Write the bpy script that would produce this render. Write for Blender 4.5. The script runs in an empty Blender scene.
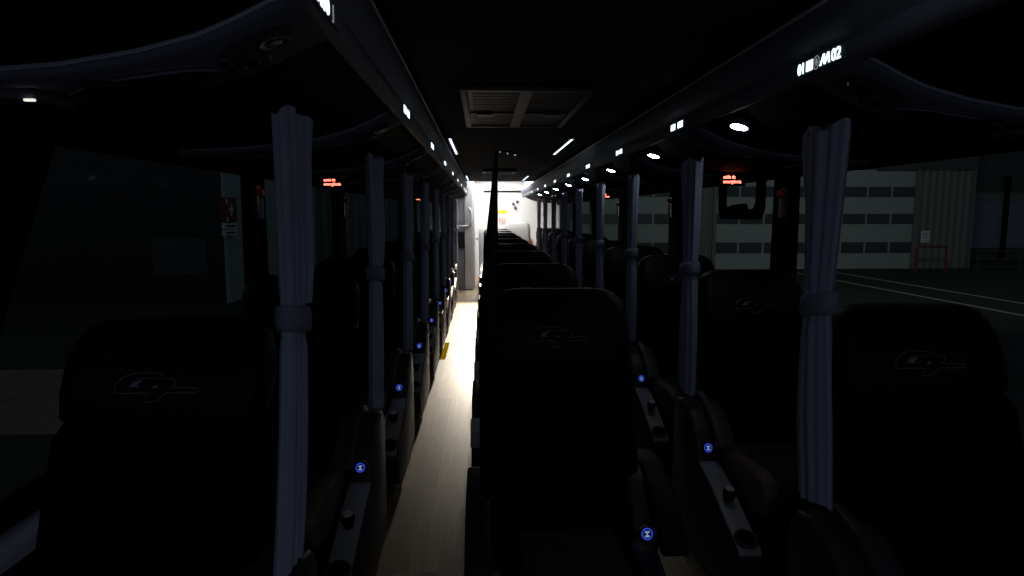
import bpy, bmesh, math, random
from math import sin, cos, pi, atan, radians
from mathutils import Vector, Matrix
random.seed(4)
SC = bpy.context.scene
COL = SC.collection
ORD = ['first', 'second', 'third', 'fourth', 'fifth', 'sixth', 'seventh', 'eighth', 'ninth', 'tenth', 'eleventh', 'twelfth']

# ------------------------------------------------------------------ materials
def mat(name, col, rough=.6, metal=0., noise=None, bump=0., spec=.5, emit=None, es=0., coat=0.):
    m = bpy.data.materials.new(name); m.use_nodes = True
    nt = m.node_tree; b = nt.nodes['Principled BSDF']
    b.inputs['Base Color'].default_value = (*col, 1)
    b.inputs['Roughness'].default_value = rough
    b.inputs['Metallic'].default_value = metal
    b.inputs['Specular IOR Level'].default_value = spec
    b.inputs['Coat Weight'].default_value = coat
    if emit:
        b.inputs['Emission Color'].default_value = (*emit, 1); b.inputs['Emission Strength'].default_value = es
    if noise:
        sc, amt = noise
        tc = nt.nodes.new('ShaderNodeTexCoord'); n = nt.nodes.new('ShaderNodeTexNoise'); n.inputs['Scale'].default_value = sc
        n.inputs['Detail'].default_value = 4
        nt.links.new(tc.outputs['Object'], n.inputs['Vector'])
        r = nt.nodes.new('ShaderNodeMix'); r.data_type = 'RGBA'
        r.inputs['A'].default_value = (*[c * (1 - amt) for c in col], 1)
        r.inputs['B'].default_value = (*[min(1, c * (1 + amt)) for c in col], 1)
        nt.links.new(n.outputs['Fac'], r.inputs['Factor']); nt.links.new(r.outputs['Result'], b.inputs['Base Color'])
        if bump:
            bp = nt.nodes.new('ShaderNodeBump'); bp.inputs['Strength'].default_value = bump; bp.inputs['Distance'].default_value = .004
            nt.links.new(n.outputs['Fac'], bp.inputs['Height']); nt.links.new(bp.outputs['Normal'], b.inputs['Normal'])
    return m

def emis(name, col, s):
    m = bpy.data.materials.new(name); m.use_nodes = True
    nt = m.node_tree; nt.nodes.remove(nt.nodes['Principled BSDF'])
    e = nt.nodes.new('ShaderNodeEmission'); e.inputs['Color'].default_value = (*col, 1); e.inputs['Strength'].default_value = s
    nt.links.new(e.outputs[0], nt.nodes['Material Output'].inputs['Surface'])
    return m

def glass_mat():
    m = bpy.data.materials.new('window_glass'); m.use_nodes = True
    nt = m.node_tree; nt.nodes.remove(nt.nodes['Principled BSDF'])
    t = nt.nodes.new('ShaderNodeBsdfTransparent'); t.inputs['Color'].default_value = (.82, .86, .86, 1)
    g = nt.nodes.new('ShaderNodeBsdfGlossy'); g.inputs['Roughness'].default_value = .02; g.inputs['Color'].default_value = (.9, .9, .9, 1)
    mx = nt.nodes.new('ShaderNodeMixShader'); mx.inputs[0].default_value = .001
    nt.links.new(t.outputs[0], mx.inputs[1]); nt.links.new(g.outputs[0], mx.inputs[2])
    nt.links.new(mx.outputs[0], nt.nodes['Material Output'].inputs['Surface'])
    return m

def wood_floor():
    m = bpy.data.materials.new('light_wood_planks'); m.use_nodes = True
    nt = m.node_tree; b = nt.nodes['Principled BSDF']; L = nt.links
    tc = nt.nodes.new('ShaderNodeTexCoord')
    mp = nt.nodes.new('ShaderNodeMapping'); mp.inputs['Rotation'].default_value = (0, 0, pi / 2)
    L.new(tc.outputs['Object'], mp.inputs['Vector'])
    br = nt.nodes.new('ShaderNodeTexBrick')
    br.inputs['Color1'].default_value = (.68, .53, .37, 1); br.inputs['Color2'].default_value = (.25, .175, .11, 1)
    br.inputs['Mortar'].default_value = (.30, .23, .17, 1)
    br.inputs['Scale'].default_value = 1.; br.inputs['Mortar Size'].default_value = .0012
    br.inputs['Brick Width'].default_value = 1.6; br.inputs['Row Height'].default_value = .062; br.inputs['Bias'].default_value = 0.
    L.new(mp.outputs['Vector'], br.inputs['Vector'])
    m2 = nt.nodes.new('ShaderNodeMapping'); m2.inputs['Scale'].default_value = (38, 2.2, 1)
    L.new(tc.outputs['Object'], m2.inputs['Vector'])
    n = nt.nodes.new('ShaderNodeTexNoise'); n.inputs['Scale'].default_value = 1.6; n.inputs['Detail'].default_value = 6
    L.new(m2.outputs['Vector'], n.inputs['Vector'])
    cr = nt.nodes.new('ShaderNodeValToRGB'); cr.color_ramp.elements[0].position = .3; cr.color_ramp.elements[1].position = .75
    cr.color_ramp.elements[0].color = (.62, .6, .58, 1); cr.color_ramp.elements[1].color = (1.1, 1.1, 1.1, 1)
    L.new(n.outputs['Fac'], cr.inputs['Fac'])
    mx = nt.nodes.new('ShaderNodeMix'); mx.data_type = 'RGBA'; mx.blend_type = 'MULTIPLY'; mx.inputs['Factor'].default_value = .8
    L.new(br.outputs['Color'], mx.inputs['A']); L.new(cr.outputs['Color'], mx.inputs['B'])
    L.new(mx.outputs['Result'], b.inputs['Base Color'])
    b.inputs['Roughness'].default_value = .45
    return m

def cloth_mat():
    m = mat('blue_grey_curtain_cloth', (.36, .40, .58), .85, spec=.15)
    nt = m.node_tree; b = nt.nodes['Principled BSDF']; L = nt.links
    tc = nt.nodes.new('ShaderNodeTexCoord')
    w = nt.nodes.new('ShaderNodeTexWave'); w.wave_type = 'BANDS'; w.bands_direction = 'Z'; w.inputs['Scale'].default_value = 45
    w.inputs['Distortion'].default_value = 3; w.inputs['Detail'].default_value = 3
    L.new(tc.outputs['Object'], w.inputs['Vector'])
    mx = nt.nodes.new('ShaderNodeMix'); mx.data_type = 'RGBA'
    mx.inputs['A'].default_value = (.275, .30, .43, 1); mx.inputs['B'].default_value = (.315, .345, .475, 1)
    L.new(w.outputs['Fac'], mx.inputs['Factor']); L.new(mx.outputs['Result'], b.inputs['Base Color'])
    b.inputs['Sheen Weight'].default_value = .1
    return m

def tile_mat(name, c1, c2, mortar, bw, rh, rough=.4, axis='XZ'):
    m = bpy.data.materials.new(name); m.use_nodes = True
    nt = m.node_tree; b = nt.nodes['Principled BSDF']; L = nt.links
    tc = nt.nodes.new('ShaderNodeTexCoord'); mp = nt.nodes.new('ShaderNodeMapping')
    mp.inputs['Rotation'].default_value = (-pi / 2, 0, 0) if axis == 'XZ' else (pi / 2, 0, pi / 2)
    sep = nt.nodes.new('ShaderNodeSeparateXYZ'); cmb = nt.nodes.new('ShaderNodeCombineXYZ')
    L.new(tc.outputs['Object'], sep.inputs[0])
    L.new(sep.outputs['X' if axis[0] == 'X' else 'Y'], cmb.inputs['X']); L.new(sep.outputs['Z'], cmb.inputs['Y'])
    br = nt.nodes.new('ShaderNodeTexBrick'); br.offset = 0
    br.inputs['Color1'].default_value = (*c1, 1); br.inputs['Color2'].default_value = (*c2, 1); br.inputs['Mortar'].default_value = (*mortar, 1)
    br.inputs['Scale'].default_value = 1; br.inputs['Mortar Size'].default_value = .012
    br.inputs['Brick Width'].default_value = bw; br.inputs['Row Height'].default_value = rh
    L.new(cmb.outputs[0], br.inputs['Vector']); L.new(br.outputs['Color'], b.inputs['Base Color'])
    b.inputs['Roughness'].default_value = rough
    return m

M = {}
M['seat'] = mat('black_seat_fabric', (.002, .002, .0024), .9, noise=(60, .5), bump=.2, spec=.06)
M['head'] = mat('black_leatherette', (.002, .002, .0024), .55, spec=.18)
M['pattern'] = mat('dark_patterned_fabric', (.03, .03, .033), .85, noise=(55, .9), spec=.15)
M['brown'] = mat('brown_leather', (.13, .078, .062), .5)
M['plastic'] = mat('black_plastic', (.010, .010, .012), .45, spec=.35)
M['side'] = mat('charcoal_plastic', (.03, .03, .033), .5, spec=.4)
M['tray'] = mat('grey_plastic', (.30, .30, .325), .45)
M['cap'] = mat('light_grey_plastic', (.55, .56, .60), .5)
M['chrome'] = mat('chrome', (.6, .6, .62), .25, 1.)
M['hole'] = mat('black_recess', (.003, .003, .003), .9, spec=.1)
M['thread'] = mat('dark_grey_thread', (.15, .145, .15), .7, spec=.2)
M['thread2'] = mat('lilac_thread', (.22, .21, .34), .7, spec=.2)
M['cloth'] = cloth_mat()
M['cloth_unlit'] = mat('unlit_curtain_cloth', (.008, .008, .009), .9, noise=(40, .4), spec=.1)  # black stands for the middle curtain being unlit
M['tie'] = mat('curtain_tieback_cloth', (.20, .215, .29), .85, spec=.15)
M['rack'] = mat('dark_rack_trim', (.008, .008, .010), .8, spec=.1)
M['rail'] = mat('blue_grey_rail', (.13, .137, .175), .62, spec=.18)
M['panel'] = mat('blue_grey_panel', (.125, .135, .19), .8, spec=.06)
M['edge'] = mat('panel_edge_highlight', (.30, .33, .46), .5)  # pale tone imitates light along the panel edge
M['panel_dark'] = mat('dark_panel_inset', (.075, .078, .095), .7, spec=.15)
M['ceil'] = mat('dark_ceiling_liner', (.022, .022, .023), .9, noise=(90, .2), spec=.1)
M['wall'] = mat('dark_wall_liner', (.02, .02, .023), .8, spec=.2)
M['ledge'] = mat('blue_grey_ledge', (.5, .54, .70), .5)
M['frit'] = mat('black_window_surround', (.004, .004, .005), .9, spec=.05)
M['glass'] = glass_mat()
M['floor'] = wood_floor()
M['hatchm'] = mat('grey_hatch_plastic', (.03, .031, .036), .5)
M['hatchp'] = mat('dark_hatch_panel', (.018, .018, .02), .55)
M['white'] = mat('white_laminate', (.80, .80, .80), .55)
M['cabin'] = mat('pale_blue_grey_laminate', (.24, .275, .33), .45)
M['door'] = mat('pale_grey_door_laminate', (.62, .63, .66), .45)
M['bench'] = mat('lit_seat_upholstery', (.36, .36, .355), .8, noise=(30, .1))  # pale colour stands for strong light on the last seats
M['yellow'] = mat('yellow_paint', (.62, .36, .0), 1., spec=0.)
M['yellowsign'] = mat('yellow_sign', (.85, .70, .02), .6)
M['red'] = mat('red_paint', (.5, .04, .03), .5)
M['redlabel'] = mat('red_label', (.65, .08, .08), .6)
M['pink'] = mat('pale_red_label', (.85, .35, .33), .6)
M['sign_e'] = emis('lit_white_sign', (.72, .93, 1.), 2.5)
M['emblem_e'] = emis('dim_white_emblem', (.8, .85, 1.), .22)
M['slit_e'] = emis('dim_slit_lamp', (1., .97, .9), .9)
M['lens_e'] = emis('lit_reading_lens', (.88, .94, 1.), 36.)
M['usb_e'] = emis('lit_blue_ring', (.04, .10, 1.), .55)
M['usb_w'] = emis('lit_pale_blue_mark', (.45, .6, 1.), .45)
M['led_e'] = emis('lit_red_led', (1., .17, .11), 5.5)
M['strip_e'] = emis('lit_ceiling_strip', (.75, .84, 1.), 2.2)
M['rear_e'] = emis('lit_rear_ceiling_panel', (1., .97, .93), 8.5)
M['asphalt'] = mat('asphalt', (.042, .040, .038), .9, noise=(3, .35), spec=.1)
M['paver'] = mat('pale_paving', (.20, .155, .115), .9, noise=(2.5, .3), spec=.1)
M['line'] = mat('road_paint', (.38, .35, .27), .8)
M['corr'] = mat('corrugated_sheet', (.17, .185, .17), .6)
M['gdoor'] = mat('pale_garage_door', (.36, .375, .36), .6, noise=(1.2, .1))
M['gpane'] = mat('dark_garage_pane', (.06, .068, .075), .3)
M['fascia'] = mat('dark_fascia', (.07, .075, .07), .7)
M['tile_shaded'] = tile_mat('shaded_wall_tiles', (.010, .0125, .0125), (.015, .017, .017), (.006, .007, .007), 1.35, 1.35, .35, 'XZ')  # shade on the front face is put into this dark colour
M['tile_lit'] = tile_mat('lit_wall_tiles', (.34, .40, .42), (.37, .43, .45), (.22, .26, .28), 1.0, .85, .5, 'YZ')  # light on the side wall is put into this pale colour
M['rpane'] = mat('pale_blue_pane', (.20, .22, .30), .5)
M['signwhite'] = mat('white_sign_face', (.75, .75, .78), .6)
M['signred'] = mat('dark_red_sign_face', (.20, .03, .02), .6)
M['ink'] = mat('dark_ink', (.04, .04, .05), .7)

# ------------------------------------------------------------------ mesh helpers
def obj(name, bm, m, parent=None, smooth=False, sharp=40):
    bmesh.ops.recalc_face_normals(bm, faces=bm.faces)
    me = bpy.data.meshes.new(name); bm.to_mesh(me); bm.free()
    for x in (m if isinstance(m, (list, tuple)) else [m]): me.materials.append(x)
    if smooth:
        for p in me.polygons: p.use_smooth = True
        me.set_sharp_from_angle(angle=radians(sharp))
    o = bpy.data.objects.new(name, me); COL.objects.link(o)
    if parent: o.parent = parent
    return o

def thing(name, label, cat, loc=(0, 0, 0), group=None):
    o = bpy.data.objects.new(name, None); COL.objects.link(o); o.location = loc; o.empty_display_size = .1
    o['label'] = label; o['category'] = cat
    if group: o['group'] = group
    return o

def tag(o, label, cat, group=None):
    o['label'] = label; o['category'] = cat
    if group: o['group'] = group
    return o

def struct(name, bm, m, parent=None, **k):
    o = obj(name, bm, m, parent, **k)
    if not parent: o['kind'] = 'structure'
    return o

def kids(o): return [c for c in list(bpy.data.objects) if c.parent == o]
CH = {}
def tree_list(o):
    if o.name not in CH: CH[o.name] = [(c, [(g, []) for g in kids(c)]) for c in kids(o)]
    return CH[o.name]
def dup(root, loc, label, group=None):
    r = root.copy(); COL.objects.link(r); r.location = loc; r['label'] = label
    if group: r['group'] = group
    for c, gs in tree_list(root):
        d = c.copy(); COL.objects.link(d); d.parent = r
        for g, _ in gs:
            e = g.copy(); COL.objects.link(e); e.parent = d
    return r

def B(): return bmesh.new()

def box(bm, x0, x1, y0, y1, z0, z1, bev=0., seg=2, mi=0):
    t = bmesh.new()
    vs = [t.verts.new(p) for p in ((x0, y0, z0), (x1, y0, z0), (x1, y1, z0), (x0, y1, z0), (x0, y0, z1), (x1, y0, z1), (x1, y1, z1), (x0, y1, z1))]
    for f in ((3, 2, 1, 0), (4, 5, 6, 7), (0, 1, 5, 4), (1, 2, 6, 5), (2, 3, 7, 6), (3, 0, 4, 7)): t.faces.new([vs[i] for i in f])
    if bev: bmesh.ops.bevel(t, geom=t.edges[:], offset=bev, segments=seg, affect='EDGES', profile=.5)
    merge(bm, t, mi)

def merge(bm, t, mi=0):
    t.verts.index_update()
    nv = [bm.verts.new(v.co) for v in t.verts]
    for f in t.faces:
        try:
            g = bm.faces.new([nv[v.index] for v in f.verts]); g.material_index = mi
        except ValueError: pass
    t.free()

def loft(bm, rings, cap=True, mi=0, closed=True):
    rr = [[bm.verts.new(p) for p in r] for r in rings]
    n = len(rr[0])
    for a, b in zip(rr, rr[1:]):
        for i in range(n if closed else n - 1):
            f = bm.faces.new((a[i], a[(i + 1) % n], b[(i + 1) % n], b[i])); f.material_index = mi
    if cap and closed:
        for r, rev in ((rr[0], True), (rr[-1], False)):
            f = bm.faces.new(r[::-1] if rev else r); f.material_index = mi

def prism(bm, poly, axis, a, b, bev=0., seg=2, mi=0):
    """poly of 2-D points extruded along axis: 'x' -> (y,z), 'y' -> (x,z), 'z' -> (x,y)"""
    t = bmesh.new()
    P = {'x': lambda p, q: (q, p[0], p[1]), 'y': lambda p, q: (p[0], q, p[1]), 'z': lambda p, q: (p[0], p[1], q)}[axis]
    A = [t.verts.new(P(p, a)) for p in poly]; C = [t.verts.new(P(p, b)) for p in poly]
    n = len(poly)
    t.faces.new(A); t.faces.new(C[::-1])
    for i in range(n): t.faces.new((A[i], C[i], C[(i + 1) % n], A[(i + 1) % n]))
    bmesh.ops.recalc_face_normals(t, faces=t.faces)
    if bev: bmesh.ops.bevel(t, geom=t.edges[:], offset=bev, segments=seg, affect='EDGES', profile=.5)
    merge(bm, t, mi)

def tube(bm, pts, r, n=8, closed=False, mi=0):
    pts = [Vector(p) for p in pts]; rings = []
    N = len(pts)
    for i, p in enumerate(pts):
        if closed: d = pts[(i + 1) % N] - pts[i - 1]
        else: d = pts[min(i + 1, N - 1)] - pts[max(i - 1, 0)]
        d.normalize()
        up = Vector((0, 0, 1)) if abs(d.z) < .9 else Vector((1, 0, 0))
        a = d.cross(up).normalized(); b = d.cross(a)
        rr = r[i] if isinstance(r, (list, tuple)) else r
        rings.append([p + (a * cos(2 * pi * k / n) + b * sin(2 * pi * k / n)) * rr for k in range(n)])
    if closed: rings.append(rings[0])
    loft(bm, rings, cap=not closed, mi=mi)
    if closed: bmesh.ops.remove_doubles(bm, verts=bm.verts, dist=1e-6)

def lathe(bm, prof, c, axis=Vector((0, 0, 1)), n=20, mi=0, sy=1.):
    """prof: (r, h) list along axis from point c"""
    c = Vector(c); axis = Vector(axis).normalized()
    up = Vector((0, 0, 1)) if abs(axis.z) < .9 else Vector((0, 1, 0))
    a = axis.cross(up).normalized(); b = axis.cross(a)
    rings = [[c + axis * h + (a * cos(2 * pi * k / n) + b * sin(2 * pi * k / n) * sy) * max(r, 1e-4) for k in range(n)] for r, h in prof]
    loft(bm, rings, mi=mi)

def rrect(hw, y0, y1, z, r=.03, n=6, cx=0.):
    """rounded rectangle ring in the xy plane"""
    out = []
    r = min(r, hw * .95, abs(y1 - y0) * .48)
    for (sx, yy, a0) in ((1, y1, 0), (-1, y1, pi / 2), (-1, y0, pi), (1, y0, 3 * pi / 2)):
        ccx = cx + sx * (hw - r); ccy = yy - r if yy == y1 else yy + r
        for k in range(n + 1):
            a = a0 + k / n * pi / 2
            out.append((ccx + r * cos(a), ccy + r * sin(a), z))
    return out

def text_mesh(bm, s, size, mtx, ext=.0008, mi=0, sx=1.):
    cu = bpy.data.curves.new('glyphs', 'FONT'); cu.body = s; cu.size = size; cu.extrude = ext; cu.resolution_u = 3
    cu.offset = 0
    o = bpy.data.objects.new('glyphs', cu); COL.objects.link(o)
    dg = bpy.context.evaluated_depsgraph_get(); me = bpy.data.meshes.new_from_object(o.evaluated_get(dg))
    xs = [v.co.x for v in me.vertices]; x1 = max(xs) if xs else 0
    t = bmesh.new(); t.from_mesh(me)
    bmesh.ops.transform(t, matrix=mtx @ Matrix.Diagonal((sx, 1, 1, 1)), verts=t.verts)
    merge(bm, t, mi)
    bpy.data.objects.remove(o); bpy.data.curves.remove(cu); bpy.data.meshes.remove(me)
    return x1 * sx

def axes(o, X, Y):
    X = Vector(X); Y = Vector(Y); Z = X.cross(Y)
    m = Matrix((X, Y, Z)).transposed().to_4x4(); m.translation = Vector(o)
    return m

# ------------------------------------------------------------------ the place
WL, WR = -1.22, 1.68            # inner faces of the side walls
YF, YB = -.8, 14.6
CEIL = 1.96
WT, WBOT = 1.63, .635            # window opening
XL, XR = -.285, .832            # rack rails
PILL = [(3.44, 3.64), (5.45, 5.70), (7.62, 7.86), (9.75, 10.0), (11.9, 12.15)]

bm = B(); box(bm, WL - .06, WR + .06, YF, YB, -.06, 0); struct('floor', bm, M['floor'])
bm = B(); box(bm, -.60, 1.15, YF, 11.0, CEIL, CEIL + .05); struct('ceiling', bm, M['ceil'])
bm = B()
box(bm, -.60, 1.15, 10.96, YB, 2.17, 2.2)
box(bm, -.60, -.36, 10.96, YB, 1.96, 2.17); box(bm, .92, 1.15, 10.96, YB, 1.96, 2.17); box(bm, -.36, .92, 10.96, 11.0, 1.97, 2.17)
struct('ceiling_rear', bm, M['white'])
bm = B(); box(bm, WL - .06, WR + .06, YB, YB + .05, 0, 2.2); struct('wall_rear', bm, M['white'])
for side, xw, s in (('left', WL, -1), ('right', WR, 1)):
    a, b = sorted((xw, xw + s * .06))
    bm = B(); box(bm, a, b, YF, YB, 0, WBOT); struct('wall_' + side, bm, M['wall'])
    bm = B(); box(bm, a, b, YF, YB, WT, 2.05); struct('wall_%s_header' % side, bm, M['frit'])
    # roof over the racks
    bm = B(); box(bm, *sorted((xw + s * .06, (-.60 if s < 0 else 1.15))), YF, YB, 2.0, 2.05); struct('ceiling_' + side, bm, M['ceil'])
    # sill ledge with rounded nose
    bm = B(); x2 = xw - s * .075
    box(bm, *sorted((xw, x2)), YF, 11.8, .555, .612, .012); struct('trim_ledge_' + side, bm, M['ledge'], smooth=True)
    # pillars
    for k, (p0, p1) in enumerate(PILL):
        bm = B(); xx = sorted((xw - s * .02, xw + s * .05))
        prism(bm, [(p0 - .015, WBOT), (p1 + .03, WBOT), (p1, WBOT + .3), (p1 - .01, WT), (p0 + .01, WT), (p0, WBOT + .3)], 'x', xx[0], xx[1], .008)
        struct('trim_pillar_%s_%d' % (side, k + 1), bm, M['frit'])
    bm = B(); xx = sorted((xw - s * .02, xw + s * .05))
    prism(bm, [(1.0, WBOT), (1.365, WBOT), (1.91, WT), (1.55, WT)], 'x', xx[0], xx[1], .006)
    struct('trim_pillar_%s_0' % side, bm, M['frit'])
    # windows
    edges = [(1.3, 3.45)] + [(PILL[i][1] - .01, PILL[i + 1][0] + .01) for i in range(4)] + [(12.14, 14.5)]
    for k, (y0, y1) in enumerate(edges):
        if k == 5 and side == 'left': continue
        w = bpy.data.objects.new('window_%d' % (k + 1 + (10 if s > 0 else 0)), None); COL.objects.link(w)
        w['kind'] = 'structure'; w.location = (xw, (y0 + y1) / 2, WBOT)
        bm = B(); cy = (y0 + y1) / 2
        def fr(a0, a1, b0, b1): box(bm, *sorted((-s * .012, s * .04)), a0 - cy, a1 - cy, b0 - WBOT, b1 - WBOT)
        fr(y0, y1, WBOT - .005, WBOT + .035); fr(y0, y1, WT - .02, WT + .005)
        obj('window_frame', bm, M['frit'], w)
        bm = B(); box(bm, *sorted((s * .022, s * .027)), y0 - cy, y1 - cy, 0, WT - WBOT); obj('pane', bm, M['glass'], w)
        if (k == 1 and side == 'right'):
            # hinged vent frame, rounded lower corners, latch block
            bm = B(); v0, v1, vb, r = 3.78 - cy, 4.46 - cy, 1.375 - WBOT, .09; t = .065
            def ring(g):
                q = [(v0 + g, WT - WBOT)]
                for kk in range(7):
                    a = pi + kk / 6 * pi / 2; rr = r - g * .5; q.append((v0 + g + rr + rr * cos(a), vb + g + rr + rr * sin(a)))
                for kk in range(7):
                    a = 1.5 * pi + kk / 6 * pi / 2; rr = r - g * .5; q.append((v1 - g - rr + rr * cos(a), vb + g + rr + rr * sin(a)))
                q.append((v1 - g, WT - WBOT)); return q
            o_, i_ = ring(0), ring(t)
            ra = [(0.005, *p) for p in o_]; rb = [(-.03, *p) for p in o_]; rc = [(-.03, *p) for p in i_]; rd = [(.005, *p) for p in i_]
            loft(bm, [ra, rb, rc, rd, ra], cap=False, closed=False)
            vf = obj('vent_frame', bm, M['frit'], w)
            bm = B(); m_ = (v0 + v1) / 2
            prism(bm, [(m_ - .14, vb + t - .01), (m_ + .16, vb + t - .01), (m_ + .16, vb + t + .008), (m_ + .08, vb + t + .026), (m_ - .10, vb + t + .036), (m_ - .12, vb + t + .008)], 'x', -.05, -.005, .006)
            obj('latch', bm, M['frit'], vf)

# yellow floor mark, rear trims
bm = B(); box(bm, -.425, -.375, 6.15, 6.95, 0, .004); struct('trim_floor_mark', bm, M['yellow'])
bm = B(); box(bm, .02, .86, 14.55, 14.6, 1.905, 1.935, .006); tag(obj('rear_rail', bm, M['frit']), 'thin black horizontal rail high on the white end wall', 'rail')
bm = B(); box(bm, .28, .545, 14.585, 14.6, 1.43, 1.50, .003); tag(obj('yellow_notice', bm, M['yellowsign']), 'yellow notice plate on the white end wall', 'notice')
rl = thing('red_notice', 'small red and white notice on the white end wall under the yellow one', 'notice', (.43, 14.6, 1.2))
bm = B(); box(bm, -.09, .09, -.014, 0, 0, .14, .003); obj('plate', bm, M['white'], rl)
bm = B(); box(bm, -.075, -.025, -.018, -.013, .02, .12); obj('mark', bm, M['pink'], rl)
bm = B(); box(bm, -.01, .035, -.018, -.013, .02, .12); obj('mark', bm, M['pink'], rl)
bm = B(); box(bm, .05, .08, -.018, -.013, .02, .12); obj('mark', bm, M['pink'], rl)
bm = B(); box(bm, .28, .36, 14.585, 14.6, 1.08, 1.13, .003); tag(obj('red_label', bm, M['redlabel']), 'tiny red label low on the white end wall', 'label')
for i, (kx, kz, w_) in enumerate(((.685, 1.64, 'lower-left'), (.775, 1.685, 'highest'), (.73, 1.545, 'lowest'))):
    bm = B(); lathe(bm, [(.012, 0), (.012, .03), (.03, .032), (.034, .045), (.02, .06), (.004, .062)], (kx, 14.6, kz), (0, -1, 0), 14)
    tag(obj('coat_knob', bm, M['panel_dark'], smooth=True), 'dark round knob on the white end wall, %s of three' % {'lower-left': 'middle one in height', 'highest': 'the highest', 'lowest': 'the lowest'}[w_], 'knob', 'knobs on the end wall')
# lit panel over the rear bay
rp = thing('rear_ceiling_lamp', 'bright white lamp panel in the raised ceiling over the rear bay', 'ceiling lamp', (.28, 12.8, 2.17))
bm = B(); box(bm, -.55, .55, -1.65, 1.65, -.025, 0, .005); obj('lamp_housing', bm, M['white'], rp)
bm = B(); box(bm, -.5, .5, -1.6, 1.6, -.032, -.024); obj('diffuser', bm, M['rear_e'], rp)

# lavatory cabin
cb = thing('lavatory_cabin', 'pale grey-blue full-height cabin with door at the far end of the aisle', 'cabin', (-.69, 13.2, 0))
bm = B(); box(bm, -.53, .50, -1.3, 1.35, 0, 2.15, .02); obj('cabin_shell', bm, M['cabin'], cb, smooth=True)
bm = B(); box(bm, .50, .53, -1.2, -.2, .02, 1.98, .008); dr = obj('door', bm, M['door'], cb)
bm = B(); lathe(bm, [(.012, 0), (.012, .03), (.032, .035), (.034, .055), (.02, .065)], (.53, -1.05, .95), (1, 0, 0), 14); obj('knob', bm, M['chrome'], dr, smooth=True)
bm = B(); box(bm, .53, .535, -1.1, -.98, .82, 1.08, .002); obj('lock_plate', bm, M['plastic'], dr)
bm = B(); box(bm, .35, .505, -1.325, -1.295, .02, 2.0, .008); obj('corner_trim', bm, M['door'], cb)
bm = B(); tube(bm, [(.43, -1.3, 1.52), (.45, -1.35, 1.51), (.475, -1.375, 1.45), (.48, -1.38, 1.35), (.475, -1.375, 1.27), (.45, -1.35, 1.2), (.43, -1.3, 1.19)], .016, 10); obj('grab_handle', bm, M['white'], cb, smooth=True)
bm = B(); tube(bm, [(.22, -1.3, 1.195), (.23, -1.34, 1.19), (.33, -1.35, 1.19), (.44, -1.34, 1.19)], .013, 8); obj('handrail', bm, M['white'], cb, smooth=True)
bm = B(); box(bm, .23, .36, -1.325, -1.3, .78, 1.08, .01); obj('control_box', bm, M['plastic'], cb)

# rear seats with the light on them put into a pale colour, fire extinguisher
bn = thing('rear_lit_seat', 'rounded seat coloured pale for the light on it at the far end beside the white end wall', 'seat', (.69, 12.95, 0))
bm = B()
loft(bm, [rrect(.25, -.10, .10, .3, .06), rrect(.26, -.11, .12, .9, .07), rrect(.26, -.10, .14, 1.1, .08), rrect(.245, -.07, .14, 1.2, .08), rrect(.20, -.02, .12, 1.245, .06), rrect(.13, .02, .09, 1.26, .03)])
obj('backrest', bm, M['bench'], bn, smooth=True, sharp=70)
bm = B(); box(bm, -.25, .25, -.58, -.08, .32, .46, .05, 4); obj('cushion', bm, M['bench'], bn, smooth=True)
bm = B(); box(bm, -.22, .22, -.52, .10, 0, .32, .02); obj('base', bm, M['side'], bn)
bn['group'] = 'rear seats coloured pale for the light on them'
b2 = dup(bn, (.165, 12.75, 0), 'lower rounded seat coloured pale for the light on it at the far end behind the middle column')
b2.scale = (.98, 1, .93)
fe = thing('fire_extinguisher', 'red fire extinguisher hanging on the white end wall beside the pale-lit rear seat', 'fire extinguisher', (1.05, 14.5, .42))
bm = B(); lathe(bm, [(.06, 0), (.07, .015), (.07, .36), (.05, .42), (.025, .44), (.022, .47)], (0, 0, 0), (0, 0, 1), 18); obj('cylinder_body', bm, M['red'], fe, smooth=True)
bm = B(); box(bm, -.02, .02, -.06, .03, .46, .50, .006); obj('valve', bm, M['plastic'], fe)
bm = B(); box(bm, -.05, .05, .066, .1, .1, .3, .006); obj('bracket', bm, M['plastic'], fe)

# ------------------------------------------------------------------ seats
LOGO = [(150, 320), (138, 290), (150, 250), (190, 205), (240, 182), (320, 168), (400, 163), (480, 170), (530, 182), (552, 211), (610, 212), (645, 235),
        (640, 262), (612, 287), (780, 285), (840, 300), (835, 320), (790, 327), (580, 325), (545, 345), (510, 390), (410, 398), (390, 388), (410, 358), (440, 330), (380, 325), (170, 329)]
LG1 = [(262, 276), (300, 236), (375, 218), (345, 245), (322, 264), (358, 277)]
LG2 = [(450, 287), (472, 265), (507, 264), (488, 287)]
LIN = [(255, 290), (280, 235), (330, 210), (440, 208), (520, 215)]
def yfront(z): return -(1.16 - z) * .34

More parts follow.
